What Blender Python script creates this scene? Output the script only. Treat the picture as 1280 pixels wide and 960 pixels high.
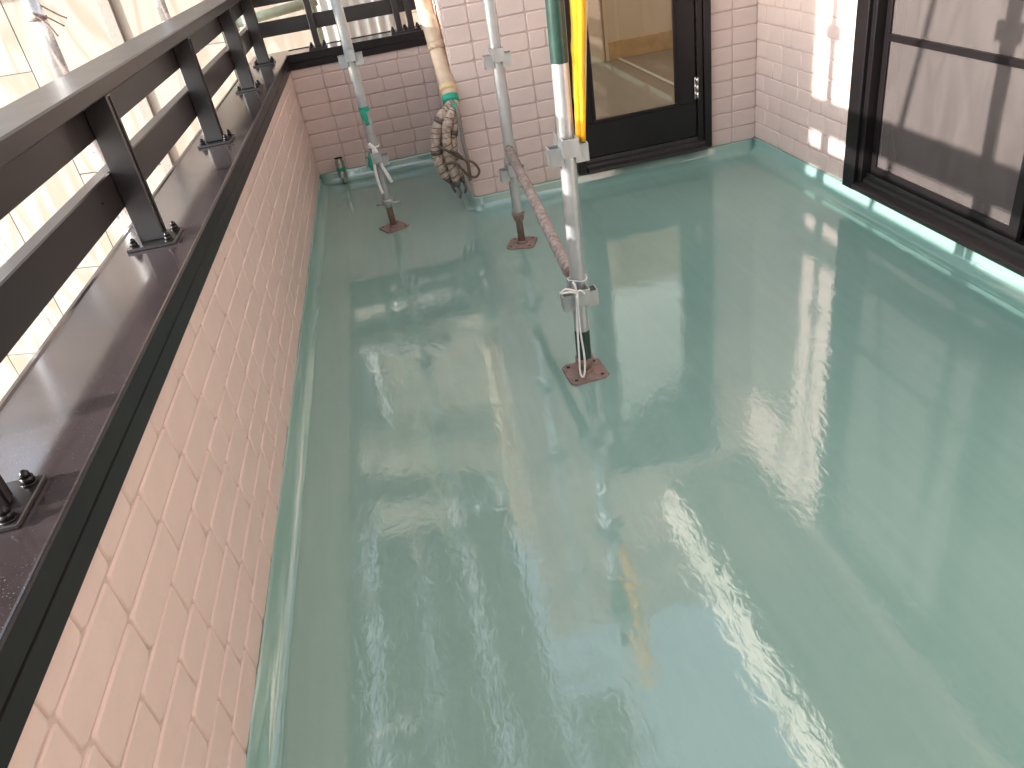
import bpy, math, random
from mathutils import Vector, Matrix
random.seed(7)
for o in list(bpy.data.objects): bpy.data.objects.remove(o)
S = bpy.context.scene
C = S.collection
R = math.radians

# ---------------------------------------------------------------- camera
cam = bpy.data.cameras.new('camera'); co = bpy.data.objects.new('camera', cam); C.objects.link(co)
RT = Vector((0.97015854, -0.19182434, -0.1483099)); DN = Vector((-0.22714168, -0.50495258, -0.83272418)); FW = Vector((0.0848473, 0.84156183, -0.53345536))
co.matrix_world = Matrix(((RT.x, -DN.x, -FW.x, 0), (RT.y, -DN.y, -FW.y, 0), (RT.z, -DN.z, -FW.z, 1.41), (0, 0, 0, 1)))
cam.sensor_width = 36; cam.lens = 36 * 957 / 1280; cam.clip_start = 0.02; cam.clip_end = 2000
S.camera = co

# ---------------------------------------------------------------- sky, sun, exposure
SUN_EL = R(17.0); SUN_AZ = R(6.0)                 # light travels mostly along +x, slightly +y
w = bpy.data.worlds.new('World'); S.world = w; w.use_nodes = True
nt = w.node_tree; nt.nodes.clear()
sky = nt.nodes.new('ShaderNodeTexSky'); sky.sky_type = 'NISHITA'; sky.sun_disc = False
to_sun = Vector((-math.cos(SUN_AZ) * math.cos(SUN_EL), -math.sin(SUN_AZ) * math.cos(SUN_EL), math.sin(SUN_EL)))
sky.sun_elevation = SUN_EL; sky.sun_rotation = math.atan2(to_sun.x, to_sun.y)
sky.air_density = 1.0; sky.dust_density = 0.9
bg = nt.nodes.new('ShaderNodeBackground'); bg.inputs[1].default_value = 0.15
out = nt.nodes.new('ShaderNodeOutputWorld')
hsv = nt.nodes.new('ShaderNodeHueSaturation'); hsv.inputs['Saturation'].default_value = 0.38      # hazy, washed-out sky
nt.links.new(sky.outputs[0], hsv.inputs['Color']); nt.links.new(hsv.outputs[0], bg.inputs[0]); nt.links.new(bg.outputs[0], out.inputs[0])
sl = bpy.data.lights.new('sun', 'SUN'); sl.energy = 2.0; sl.angle = R(0.55); sl.color = (1.0, 0.955, 0.90)
so = bpy.data.objects.new('sun', sl); C.objects.link(so)
so.rotation_euler = to_sun.to_track_quat('Z', 'Y').to_euler(); so.location = to_sun * 30
vs = S.view_settings; vs.view_transform = 'Standard'; vs.look = 'None'; vs.gamma = 1; vs.use_curve_mapping = False
vs.exposure = 2.55

# ---------------------------------------------------------------- materials
def mat(name, rgb, rough=0.5, var=0.12, vscale=8, bump=0.0, bscale=60, metallic=0.0, rgb2=None, ior=1.5, rvar=0.0, stretch=None, spec=0.5):
    m = bpy.data.materials.new(name); m.use_nodes = True
    n = m.node_tree.nodes; l = m.node_tree.links; b = n['Principled BSDF']
    tc = n.new('ShaderNodeTexCoord'); mp = n.new('ShaderNodeMapping'); l.new(tc.outputs['Object'], mp.inputs[0])
    if stretch: mp.inputs['Scale'].default_value = stretch
    nz = n.new('ShaderNodeTexNoise'); nz.inputs['Scale'].default_value = vscale; nz.inputs['Detail'].default_value = 5; nz.inputs['Roughness'].default_value = 0.62
    l.new(mp.outputs[0], nz.inputs['Vector'])
    rp = n.new('ShaderNodeValToRGB'); e = rp.color_ramp.elements; e[0].position = 0.3; e[1].position = 0.7
    if rgb2 is None: rgb2 = tuple(c * (1 - var) for c in rgb)
    e[0].color = (*rgb2, 1); e[1].color = (*rgb, 1)
    l.new(nz.outputs[0], rp.inputs[0]); l.new(rp.outputs[0], b.inputs['Base Color'])
    b.inputs['Roughness'].default_value = rough; b.inputs['Metallic'].default_value = metallic; b.inputs['IOR'].default_value = ior
    b.inputs['Specular IOR Level'].default_value = spec
    if rvar:
        mr = n.new('ShaderNodeMapRange'); mr.inputs['To Min'].default_value = max(rough - rvar, 0.02); mr.inputs['To Max'].default_value = rough + rvar
        l.new(nz.outputs[0], mr.inputs[0]); l.new(mr.outputs[0], b.inputs['Roughness'])
    if bump:
        n2 = n.new('ShaderNodeTexNoise'); n2.inputs['Scale'].default_value = bscale; n2.inputs['Detail'].default_value = 4
        l.new(mp.outputs[0], n2.inputs['Vector'])
        bp = n.new('ShaderNodeBump'); bp.inputs['Strength'].default_value = 1; bp.inputs['Distance'].default_value = bump
        l.new(n2.outputs[0], bp.inputs['Height']); l.new(bp.outputs[0], b.inputs['Normal'])
    return m

MT = {}
MT['siding'] = mat('pink_siding', (0.62, 0.49, 0.44), 0.5, 0.06, 14, 0.0010, 90, spec=0.35)
MT['joint'] = mat('siding_joint', (0.545, 0.42, 0.375), 0.6, 0.15, 25, 0.0008, 120, spec=0.3)
MT['bronze'] = mat('dark_bronze_metal', (0.021, 0.0175, 0.018), 0.30, 0.2, 5, 0, 0, ior=1.65, rvar=0.06)
MT['cap'] = mat('dusty_bronze_cap', (0.050, 0.038, 0.040), 0.13, 0.3, 30, 0.00006, 240, ior=1.8, rvar=0.04)
def specks(m, scale=420, thr=0.735):
    n = m.node_tree.nodes; l = m.node_tree.links; b = n['Principled BSDF']; src = b.inputs['Base Color'].links[0].from_socket
    tc = n.new('ShaderNodeTexCoord'); z = n.new('ShaderNodeTexNoise'); z.inputs['Scale'].default_value = scale; z.inputs['Detail'].default_value = 1
    l.new(tc.outputs['Object'], z.inputs['Vector'])
    z2 = n.new('ShaderNodeTexNoise'); z2.inputs['Scale'].default_value = 6; l.new(tc.outputs['Object'], z2.inputs['Vector'])
    mm = n.new('ShaderNodeMath'); mm.operation = 'MULTIPLY_ADD'; mm.inputs[1].default_value = 0.25; l.new(z2.outputs[0], mm.inputs[0]); l.new(z.outputs[0], mm.inputs[2])
    mr = n.new('ShaderNodeMapRange'); mr.inputs['From Min'].default_value = thr + 0.125; mr.inputs['From Max'].default_value = thr + 0.155; l.new(mm.outputs[0], mr.inputs[0])
    mx = n.new('ShaderNodeMix'); mx.data_type = 'RGBA'; l.new(mr.outputs[0], mx.inputs[0]); l.new(src, mx.inputs[6]); mx.inputs[7].default_value = (0.26, 0.23, 0.215, 1)
    l.new(mx.outputs[2], b.inputs['Base Color'])
specks(MT['cap'])
MT['black'] = mat('black_aluminium', (0.009, 0.007, 0.0075), 0.34, 0.2, 6, 0, 0, rvar=0.06, spec=0.35)
MT['zinc'] = mat('galvanised_steel', (0.62, 0.63, 0.63), 0.38, 0.25, 22, 0.0003, 150, metallic=0.75, rvar=0.1, stretch=(1, 1, 0.35))
MT['zinc_bright'] = mat('new_galvanised_steel', (0.70, 0.70, 0.70), 0.28, 0.2, 22, 0.0002, 150, metallic=0.55, rvar=0.08)
MT['zinc_old'] = mat('dull_galvanised_steel', (0.46, 0.48, 0.47), 0.5, 0.3, 22, 0.0005, 130, metallic=0.5, rvar=0.1)
MT['green_paint'] = mat('chipped_green_paint', (0.016, 0.052, 0.037), 0.3, 0.4, 30, 0.0003, 140, rgb2=(0.008, 0.026, 0.02))
MT['rust'] = mat('rusty_primer_steel', (0.28, 0.195, 0.165), 0.7, 0.3, 40, 0.0008, 160, rgb2=(0.17, 0.118, 0.10))
MT['ledger'] = mat('weathered_brown_tube', (0.44, 0.36, 0.31), 0.7, 0.3, 45, 0.0008, 170, rgb2=(0.14, 0.105, 0.09))
MT['steel_dark'] = mat('dark_hole', (0.02, 0.015, 0.013), 0.8)
MT['beige_duct'] = mat('beige_plastic_duct', (0.60, 0.46, 0.32), 0.45, 0.25, 18, 0.0006, 70, rgb2=(0.42, 0.30, 0.20))
MT['strand'] = mat('stained_insulation_wrap', (0.62, 0.50, 0.38), 0.7, 0.3, 60, 0.004, 70, rgb2=(0.24, 0.17, 0.13))
MT['tape_brown'] = mat('grey_brown_tape', (0.15, 0.11, 0.11), 0.5, 0.4, 40, 0.001, 100)
MT['hose'] = mat('grey_corrugated_hose', (0.27, 0.23, 0.20), 0.55, 0.3, 30)
MT['cable'] = mat('dark_brown_cable', (0.13, 0.085, 0.065), 0.5, 0.3, 30)
MT['green_tape'] = mat('green_tape', (0.0, 0.36, 0.22), 0.4, 0.3, 30, 0.0006, 90)
MT['yellow'] = mat('yellow_webbing', (0.90, 0.46, 0.005), 0.55, 0.25, 30, 0.0012, 120, rgb2=(0.75, 0.32, 0.002), stretch=(3, 3, 0.3))
MT['cream'] = mat('cream_strip', (0.70, 0.52, 0.27), 0.6, 0.2, 30)
MT['string'] = mat('white_plastic_string', (0.78, 0.77, 0.74), 0.5, 0.15, 60)
MT['chrome'] = mat('stainless_steel', (0.62, 0.60, 0.57), 0.16, 0.2, 30, metallic=1.0)
MT['eave'] = mat('off_white_eave', (0.76, 0.70, 0.63), 0.55, 0.08, 8)
MT['plank'] = mat('galvanised_deck', (0.42, 0.43, 0.43), 0.5, 0.3, 15, metallic=0.4)
MT['sheet'] = mat('grey_blocker_sheet', (0.30, 0.31, 0.33), 0.8, 0.2, 10)
MT['ground'] = mat('dirt_ground', (0.33, 0.28, 0.23), 0.9, 0.3, 3, 0.01, 30)
MT['tan'] = mat('tan_timber', (0.55, 0.36, 0.17), 0.6, 0.3, 12)
MT['room_floor'] = mat('grey_brown_room_floor', (0.30, 0.255, 0.21), 0.35, 0.2, 5, rgb2=(0.24, 0.22, 0.185))
MT['room_wall'] = mat('beige_room_wall', (0.62, 0.50, 0.38), 0.7, 0.06, 5)
MT['strip'] = mat('pale_sun_line', (0.62, 0.66, 0.58), 0.4, 0.1, 8)
MT['white_sheet'] = mat('white_sheet', (0.70, 0.70, 0.67), 0.6, 0.1, 10)
MT['concrete'] = mat('slab_concrete', (0.40, 0.38, 0.35), 0.8, 0.2, 6)

def floor_mat():
    m = bpy.data.materials.new('green_urethane_coating'); m.use_nodes = True
    n = m.node_tree.nodes; l = m.node_tree.links; b = n['Principled BSDF']
    tc = n.new('ShaderNodeTexCoord')
    def noise(scale, sc=(1, 1, 1), detail=3, dist=0.0):
        mp = n.new('ShaderNodeMapping'); mp.inputs['Scale'].default_value = sc; l.new(tc.outputs['Object'], mp.inputs[0])
        z = n.new('ShaderNodeTexNoise'); z.inputs['Scale'].default_value = scale; z.inputs['Detail'].default_value = detail
        z.inputs['Distortion'].default_value = dist
        l.new(mp.outputs[0], z.inputs['Vector']); return z.outputs[0]
    rp = n.new('ShaderNodeValToRGB'); e = rp.color_ramp.elements
    e[0].position = 0.3; e[0].color = (0.205, 0.350, 0.302, 1); e[1].position = 0.72; e[1].color = (0.236, 0.380, 0.330, 1)
    l.new(noise(2.2, (1, 0.6, 1), 5), rp.inputs[0])
    st = noise(9, (3.5, 0.25, 1), 4)                       # roller streaks along the balcony
    mx = n.new('ShaderNodeMix'); mx.data_type = 'RGBA'; mx.blend_type = 'MULTIPLY'; mx.inputs[0].default_value = 0.2
    r2 = n.new('ShaderNodeValToRGB'); r2.color_ramp.elements[0].position = 0.35; r2.color_ramp.elements[0].color = (0.78, 0.82, 0.80, 1); r2.color_ramp.elements[1].position = 0.65; r2.color_ramp.elements[1].color = (1, 1, 1, 1)
    l.new(st, r2.inputs[0]); l.new(rp.outputs[0], mx.inputs[6]); l.new(r2.outputs[0], mx.inputs[7]); l.new(mx.outputs[2], b.inputs['Base Color'])
    b.inputs['Roughness'].default_value = 0.045; b.inputs['IOR'].default_value = 1.92
    # gentle swell + finer orange peel in patches
    def mul(a, v):
        q = n.new('ShaderNodeMath'); q.operation = 'MULTIPLY'; l.new(a, q.inputs[0])
        if isinstance(v, float): q.inputs[1].default_value = v
        else: l.new(v, q.inputs[1])
        return q.outputs[0]
    def add(a, c):
        q = n.new('ShaderNodeMath'); q.operation = 'ADD'; l.new(a, q.inputs[0]); l.new(c, q.inputs[1]); return q.outputs[0]
    msk = n.new('ShaderNodeMapRange'); msk.inputs['From Min'].default_value = 0.47; msk.inputs['From Max'].default_value = 0.62
    l.new(noise(1.7, (1, 1, 1), 3), msk.inputs[0])
    h = add(mul(noise(6, (1, 0.8, 1), 2, 0.4), 0.26), mul(noise(32, (1.15, 0.6, 1), 3, 0.8), 0.26))
    h = add(h, mul(mul(noise(70, (1, 0.7, 1), 2), 0.16), msk.outputs[0]))
    bp = n.new('ShaderNodeBump'); bp.inputs['Strength'].default_value = 1.0; bp.inputs['Distance'].default_value = 0.0016
    l.new(h, bp.inputs['Height']); l.new(bp.outputs[0], b.inputs['Normal'])
    return m
MT['floor'] = floor_mat()

def ply_mat():
    m = bpy.data.materials.new('plywood'); m.use_nodes = True
    n = m.node_tree.nodes; l = m.node_tree.links; b = n['Principled BSDF']
    tc = n.new('ShaderNodeTexCoord'); oi = n.new('ShaderNodeObjectInfo')
    ad = n.new('ShaderNodeVectorMath'); ad.operation = 'MULTIPLY_ADD'; ad.inputs[1].default_value = (1, 1, 1)
    cb = n.new('ShaderNodeCombineXYZ')
    mu = n.new('ShaderNodeMath'); mu.operation = 'MULTIPLY'; mu.inputs[1].default_value = 37.0
    l.new(oi.outputs['Random'], mu.inputs[0]); l.new(mu.outputs[0], cb.inputs[0]); l.new(mu.outputs[0], cb.inputs[2])
    l.new(tc.outputs['Object'], ad.inputs[0]); l.new(cb.outputs[0], ad.inputs[2])
    mp = n.new('ShaderNodeMapping'); mp.inputs['Scale'].default_value = (1.6, 1.6, 0.38); l.new(ad.outputs[0], mp.inputs[0])
    nz = n.new('ShaderNodeTexNoise'); nz.inputs['Scale'].default_value = 1.5; nz.inputs['Detail'].default_value = 2; nz.inputs['Distortion'].default_value = 0.6
    l.new(mp.outputs[0], nz.inputs['Vector'])
    q = n.new('ShaderNodeMath'); q.operation = 'MULTIPLY'; q.inputs[1].default_value = 34; l.new(nz.outputs[0], q.inputs[0])
    s = n.new('ShaderNodeMath'); s.operation = 'SINE'; l.new(q.outputs[0], s.inputs[0])
    rp = n.new('ShaderNodeValToRGB'); e = rp.color_ramp.elements
    e[0].position = 0.0; e[0].color = (0.26, 0.205, 0.16, 1); e[1].position = 0.55; e[1].color = (0.33, 0.28, 0.235, 1)
    mr = n.new('ShaderNodeMapRange'); mr.inputs['From Min'].default_value = -1; l.new(s.outputs[0], mr.inputs[0]); l.new(mr.outputs[0], rp.inputs[0])
    l.new(rp.outputs[0], b.inputs['Base Color']); b.inputs['Roughness'].default_value = 0.75
    return m
MT['ply'] = ply_mat()

def pane_mat(name, base, tint, met, rough):
    m = mat(name, base, rough, 0.05, 4, 0.0002, 3); b = m.node_tree.nodes['Principled BSDF']
    for lk in list(b.inputs['Base Color'].links): m.node_tree.links.remove(lk)
    b.inputs['Base Color'].default_value = (*tint, 1); b.inputs['Metallic'].default_value = met
    return m
def glass_mat():
    m = bpy.data.materials.new('bronze_tinted_glass'); m.use_nodes = True
    n = m.node_tree.nodes; l = m.node_tree.links; n.clear()
    o = n.new('ShaderNodeOutputMaterial'); mx = n.new('ShaderNodeMixShader'); t = n.new('ShaderNodeBsdfTransparent'); g = n.new('ShaderNodeBsdfGlossy'); f = n.new('ShaderNodeFresnel')
    t.inputs[0].default_value = (0.90, 0.84, 0.74, 1); g.inputs['Roughness'].default_value = 0.02; f.inputs[0].default_value = 1.6
    l.new(f.outputs[0], mx.inputs[0]); l.new(t.outputs[0], mx.inputs[1]); l.new(g.outputs[0], mx.inputs[2]); l.new(mx.outputs[0], o.inputs[0])
    return m
MT['door_glass'] = glass_mat()
MT['win_glass'] = pane_mat('dark_window_glass', (0.03, 0.025, 0.025), (0.03, 0.026, 0.025), 0.0, 0.03)

def screen_mat():
    m = bpy.data.materials.new('insect_screen'); m.use_nodes = True
    n = m.node_tree.nodes; l = m.node_tree.links; n.clear()
    o = n.new('ShaderNodeOutputMaterial'); mx = n.new('ShaderNodeMixShader'); t = n.new('ShaderNodeBsdfTransparent'); d = n.new('ShaderNodeBsdfDiffuse')
    tc = n.new('ShaderNodeTexCoord'); nz = n.new('ShaderNodeTexNoise'); nz.inputs['Scale'].default_value = 6; nz.inputs['Detail'].default_value = 4; nz.inputs['Distortion'].default_value = 1.2
    mp = n.new('ShaderNodeMapping'); mp.inputs['Scale'].default_value = (1, 1.3, 0.45)
    l.new(tc.outputs['Object'], mp.inputs[0]); l.new(mp.outputs[0], nz.inputs['Vector'])
    mr = n.new('ShaderNodeMapRange'); mr.inputs['From Min'].default_value = 0.3; mr.inputs['From Max'].default_value = 0.7; mr.inputs['To Min'].default_value = 0.40; mr.inputs['To Max'].default_value = 0.62
    l.new(nz.outputs[0], mr.inputs[0]); l.new(mr.outputs[0], mx.inputs[0])
    d.inputs[0].default_value = (0.125, 0.106, 0.10, 1)
    l.new(t.outputs[0], mx.inputs[1]); l.new(d.outputs[0], mx.inputs[2]); l.new(mx.outputs[0], o.inputs[0])
    return m
MT['screen'] = screen_mat()

# ---------------------------------------------------------------- mesh helpers
class MB:
    def __init__(s): s.v = []; s.f = []; s.sm = []
    def add(s, vs, fs, smooth=False):
        o = len(s.v); s.v += [tuple(a) for a in vs]; s.f += [tuple(i + o for i in f) for f in fs]; s.sm += [smooth] * len(fs); return s
    def box(s, a, b, c=0.0):
        x0, y0, z0 = a; x1, y1, z1 = b
        if c <= 0:
            vs = [(x, y, z) for x in (x0, x1) for y in (y0, y1) for z in (z0, z1)]
            return s.add(vs, [(0, 1, 3, 2), (4, 6, 7, 5), (0, 4, 5, 1), (2, 3, 7, 6), (0, 2, 6, 4), (1, 5, 7, 3)])
        P = {}
        vs = []
        def vid(p):
            if p not in P: P[p] = len(vs); vs.append(p)
            return P[p]
        lo = (x0, y0, z0); hi = (x1, y1, z1)
        def pt(sg, ax):                       # corner sg, lying on face of axis ax
            return tuple((hi[k] if sg[k] else lo[k]) if k == ax else ((hi[k] - c) if sg[k] else (lo[k] + c)) for k in range(3))
        fs = []
        cor = [(i, j, k) for i in (0, 1) for j in (0, 1) for k in (0, 1)]
        for ax in range(3):
            u, w_ = [(1, 2), (2, 0), (0, 1)][ax]
            for sd in (0, 1):
                q = []
                for (p, r) in ((0, 0), (1, 0), (1, 1), (0, 1)):
                    sg = [0, 0, 0]; sg[ax] = sd; sg[u] = p; sg[w_] = r; q.append(vid(pt(sg, ax)))
                fs.append(tuple(q if sd else q[::-1]))
        for ax in range(3):                   # edges parallel to ax
            u, w_ = [(1, 2), (2, 0), (0, 1)][ax]
            for p in (0, 1):
                for r in (0, 1):
                    a0 = [0, 0, 0]; a1 = [0, 0, 0]; a1[ax] = 1
                    for t in (a0, a1): t[u] = p; t[w_] = r
                    q = [vid(pt(a0, u)), vid(pt(a1, u)), vid(pt(a1, w_)), vid(pt(a0, w_))]
                    fs.append(tuple(q if p == r else q[::-1])[::-1])
        for sg in cor:
            q = [vid(pt(sg, 0)), vid(pt(sg, 1)), vid(pt(sg, 2))]
            fs.append(tuple(q if (sum(sg) % 2) else q[::-1]))
        return s.add(vs, fs)
    def tube(s, pts, r, n=12, caps=True, flat=1.0, nrm=None):
        pts = [Vector(p) for p in pts]; m = len(pts)
        rs = r if isinstance(r, (list, tuple)) else [r] * m
        t0 = (pts[1] - pts[0]).normalized()
        u = Vector(nrm) if nrm else t0.orthogonal(); u = (u - t0 * u.dot(t0)).normalized()
        vs = []; fs = []
        for i in range(m):
            t = (pts[min(i + 1, m - 1)] - pts[max(i - 1, 0)]).normalized()
            u = (u - t * u.dot(t)).normalized(); b = t.cross(u)
            for k in range(n):
                a = 2 * math.pi * k / n
                vs.append(pts[i] + (u * math.cos(a) * flat + b * math.sin(a)) * rs[i])
        for i in range(m - 1):
            for k in range(n): fs.append((i * n + k, i * n + (k + 1) % n, (i + 1) * n + (k + 1) % n, (i + 1) * n + k))
        s.add(vs, fs, True)
        if caps:
            o = len(s.v) - len(vs)
            s.f += [tuple(o + k for k in range(n))[::-1], tuple(o + (m - 1) * n + k for k in range(n))]; s.sm += [False, False]
        return s
    def prism(s, prof, a, b, axis=1):
        # prof: list of (p, q) in the plane across axis; extruded from a to b
        n = len(prof); vs = []
        for t in (a, b):
            for (p, q) in prof:
                vs.append({0: (t, p, q), 1: (p, t, q), 2: (p, q, t)}[axis])
        fs = [(k, (k + 1) % n, n + (k + 1) % n, n + k) for k in range(n)] + [tuple(range(n))[::-1], tuple(range(n, 2 * n))]
        return s.add(vs, fs)
    def mesh(s, name, m):
        me = bpy.data.meshes.new(name); me.from_pydata(s.v, [], s.f); me.polygons.foreach_set('use_smooth', s.sm)
        me.materials.append(MT[m]); me.update()
        import bmesh
        bm = bmesh.new(); bm.from_mesh(me); bmesh.ops.recalc_face_normals(bm, faces=bm.faces); bm.to_mesh(me); bm.free()
        return me
    def obj(s, name, m, parent=None):
        o = bpy.data.objects.new(name, s.mesh(name, m)); C.objects.link(o)
        if parent: o.parent = parent
        return o

def link(name, me, parent=None):
    o = bpy.data.objects.new(name, me); C.objects.link(o)
    if parent: o.parent = parent
    return o
def tag(o, label=None, cat=None, group=None, kind=None):
    if label: o['label'] = label
    if cat: o['category'] = cat
    if group: o['group'] = group
    if kind: o['kind'] = kind
    return o
def thing(name, label, cat, loc=(0, 0, 0), rz=0, group=None):
    o = bpy.data.objects.new(name, None); C.objects.link(o); o.location = loc; o.rotation_euler = (0, 0, rz); o.empty_display_size = 0.1
    return tag(o, label, cat, group)
def smooth_path(pts, n=6):
    P = [Vector(p) for p in pts]; P = [P[0] * 2 - P[1]] + P + [P[-1] * 2 - P[-2]]; res = []
    for i in range(1, len(P) - 2):
        a, b, c, d = P[i - 1:i + 3]
        for k in range(n):
            t = k / n
            res.append(0.5 * ((2 * b) + (c - a) * t + (2 * a - 5 * b + 4 * c - d) * t * t + (3 * b - a - 3 * c + d) * t ** 3))
    res.append(P[-2]); return res

# ---------------------------------------------------------------- ground and balcony floor
LW0 = -0.5694; LWS = 0.016                      # left wall face: x = LW0 + LWS*y
YB = -1.10                                      # wall behind the photographer
XR = 2.0; YD = 4.05; XC = 0.385; YE = 5.13
def lx(y): return LW0 + LWS * y
tag(MB().add([(-400, -400, -2.9), (400, -400, -2.9), (400, 400, -2.9), (-400, 400, -2.9)], [(0, 1, 2, 3)]).obj('ground', 'ground'), kind='structure')
fl = MB().add([(lx(YB), YB, 0), (XR, YB, 0), (XR, YD, 0), (XC, YD, 0), (XC, YE, 0), (lx(YE), YE, 0)], [(0, 1, 2, 3, 4, 5)]).obj('balcony_floor', 'floor')
tag(fl, kind='structure')

def upstand(p, q, nrm, hgt, prof, wob=0.0, seg=0.06):
    """membrane turned up a wall from p to q; nrm points into the balcony"""
    p = Vector(p); q = Vector(q); nrm = Vector(nrm); L = (q - p).length; n = max(2, int(L / seg)); vs = []; fs = []; k = len(prof)
    for i in range(n + 1):
        base = p + (q - p) * (i / n)
        j = random.uniform(-wob, wob); j2 = random.uniform(-wob, wob)
        for a, (o, z) in enumerate(prof):
            dz = j if a == 0 else 0
            do = j2 if a in (k - 2, k - 1) else 0
            vs.append(base + nrm * (o + do) + Vector((0, 0, z * hgt + dz)))
    for i in range(n):
        for a in range(k - 1): fs.append((i * k + a, (i + 1) * k + a, (i + 1) * k + a + 1, i * k + a + 1))
    for i in (0, n):
        b_ = p + (q - p) * (i / n); c0 = len(vs); vs.append(b_ + Vector((0, 0, 0.0))); fs.append(tuple(i * k + a for a in range(k)) + (c0,))
    return MB().add(vs, fs, True).obj('upstand', 'floor', fl)
cove = [(0.002, 1.0), (0.013, 0.98), (0.016, 0.9), (0.018, 0.45), (0.024, 0.32), (0.040, 0.2), (0.048, 0.09), (0.060, 0.045), (0.075, 0.02), (0.085, 0.008)]
small = [(0.002, 1.0), (0.007, 0.98), (0.010, 0.85), (0.014, 0.45), (0.022, 0.2), (0.036, 0.06), (0.052, 0.015)]
nl = Vector((1, -LWS, 0)).normalized()
upstand((lx(YB), YB, 0), (lx(YE), YE, 0), nl, 0.062, small, 0.0022)
upstand((lx(YE), YE, 0), (XC, YE, 0), (0, -1, 0), 0.07, small, 0.0015)
upstand((XC, YE, 0), (XC, YD, 0), (-1, 0, 0), 0.068, small, 0.0012)
upstand((XC - 0.012, YD, 0), (XR, YD, 0), (0, -1, 0), 0.068, cove, 0.001)
upstand((XR, YD, 0), (XR, YB, 0), (-1, 0, 0), 0.076, cove, 0.001)

# ---------------------------------------------------------------- brick siding
BH = 0.085; BD = 0.0042; brick_me = {}
def brick_mesh(wd, h, var):
    key = (round(wd, 3), round(h, 3), var)
    if key in brick_me: return brick_me[key]
    rr = random.Random(hash(key) & 0xffff); g = 0.0024; vs = []; fs = []
    def ring(ins, d, c):
        a, b_ = g + ins, wd - g - ins; lo, hi = g + ins, h - g - ins
        jit = lambda: rr.uniform(-0.0009, 0.0009) if ins > 0.001 else 0
        P = [(a + c, lo), (b_ - c, lo), (b_, lo + c), (b_, hi - c), (b_ - c, hi), (a + c, hi), (a, hi - c), (a, lo + c)]
        return [(p + jit(), -d, q + jit()) for p, q in P]
    for ins, d, c in ((0, -0.002, 0.005), (0.0012, BD * 0.62, 0.006), (0.0048, BD, 0.009)): vs += ring(ins, d, c)
    for r_ in range(2):
        for k in range(8): fs.append((r_ * 8 + k, r_ * 8 + (k + 1) % 8, r_ * 8 + 8 + (k + 1) % 8, r_ * 8 + 8 + k))
    fs.append(tuple(range(16, 24)))
    m = MB().add(vs, fs, True); m.sm[-1] = False; me = m.mesh('brick', 'siding'); brick_me[key] = me
    return me
def bricks(parent, p0, udir, z0, z1, L, rowfn, skip=None, single=lambda u, z: True):
    """brick faces laid from p0 along udir; udir, outward normal = -(z x u)"""
    u = Vector(udir).normalized(); w_ = Vector((0, 0, 1)).cross(u); rest = MB(); z = z0; r = 0
    while z < z1 - 0.02:
        h = min(BH, z1 - z); x = 0.0
        for wd in rowfn(r, L):
            if x >= L - 0.015: break
            wd = min(wd, L - x)
            if L - x - wd < 0.03: wd = L - x
            if not (skip and skip(x, x + wd, z, z + h)):
                me = brick_mesh(wd, h, random.randrange(3)); off = random.uniform(-0.0012, 0.0006)
                M = Matrix(((u.x, w_.x, 0, p0[0] + u.x * x + w_.x * off), (u.y, w_.y, 0, p0[1] + u.y * x + w_.y * off), (0, 0, 1, z), (0, 0, 0, 1)))
                if single(x, z):
                    o = link('brick', me, parent); o.matrix_local = M
                else:
                    rest.add([M @ v.co for v in me.vertices], [tuple(p.vertices) for p in me.polygons], False)
            x += wd
        z += h; r += 1
    if rest.v: tag(rest.obj('upper_bricks', 'siding', parent), kind='stuff')
def row_side(r, L):
    rr = random.Random(r * 31 + 5); x = [0.11, 0.19, 0.06, 0.15][r % 4]; yield x
    while x < L + 0.3:
        wd = rr.choice([0.205, 0.205, 0.235, 0.135]); x += wd; yield wd
def row_mix(r, L):
    rr = random.Random(r * 17 + 3); x = 0
    first = [0.185, 0.19][r % 2]; yield first; x += first
    seq = [[0.135, 0.20, 0.13], [0.135, 0.115, 0.225], [0.135, 0.07, 0.145, 0.12]][r % 3]
    k = 0
    while x < L + 0.3:
        wd = seq[k % len(seq)]; k += 1; x += wd; yield wd
def row_stack(r, L):
    rr = random.Random(r * 7 + 1); seq = [0.125, 0.14, 0.14, 0.18]
    x = 0; k = 0
    if r % 5 == 3: seq = [0.125, 0.28, 0.09, 0.09]
    while x < L + 0.3: wd = seq[k % 4]; k += 1; x += wd; yield wd
def row_right(r, L):
    seq = [[0.19, 0.09, 0.16, 0.14], [0.12, 0.16, 0.19, 0.11], [0.15, 0.13, 0.09, 0.19], [0.10, 0.20, 0.15, 0.12]][r % 4]; x = 0; k = 0
    while x < L + 0.3: wd = seq[k % 4]; k += 1; x += wd; yield wd

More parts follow.
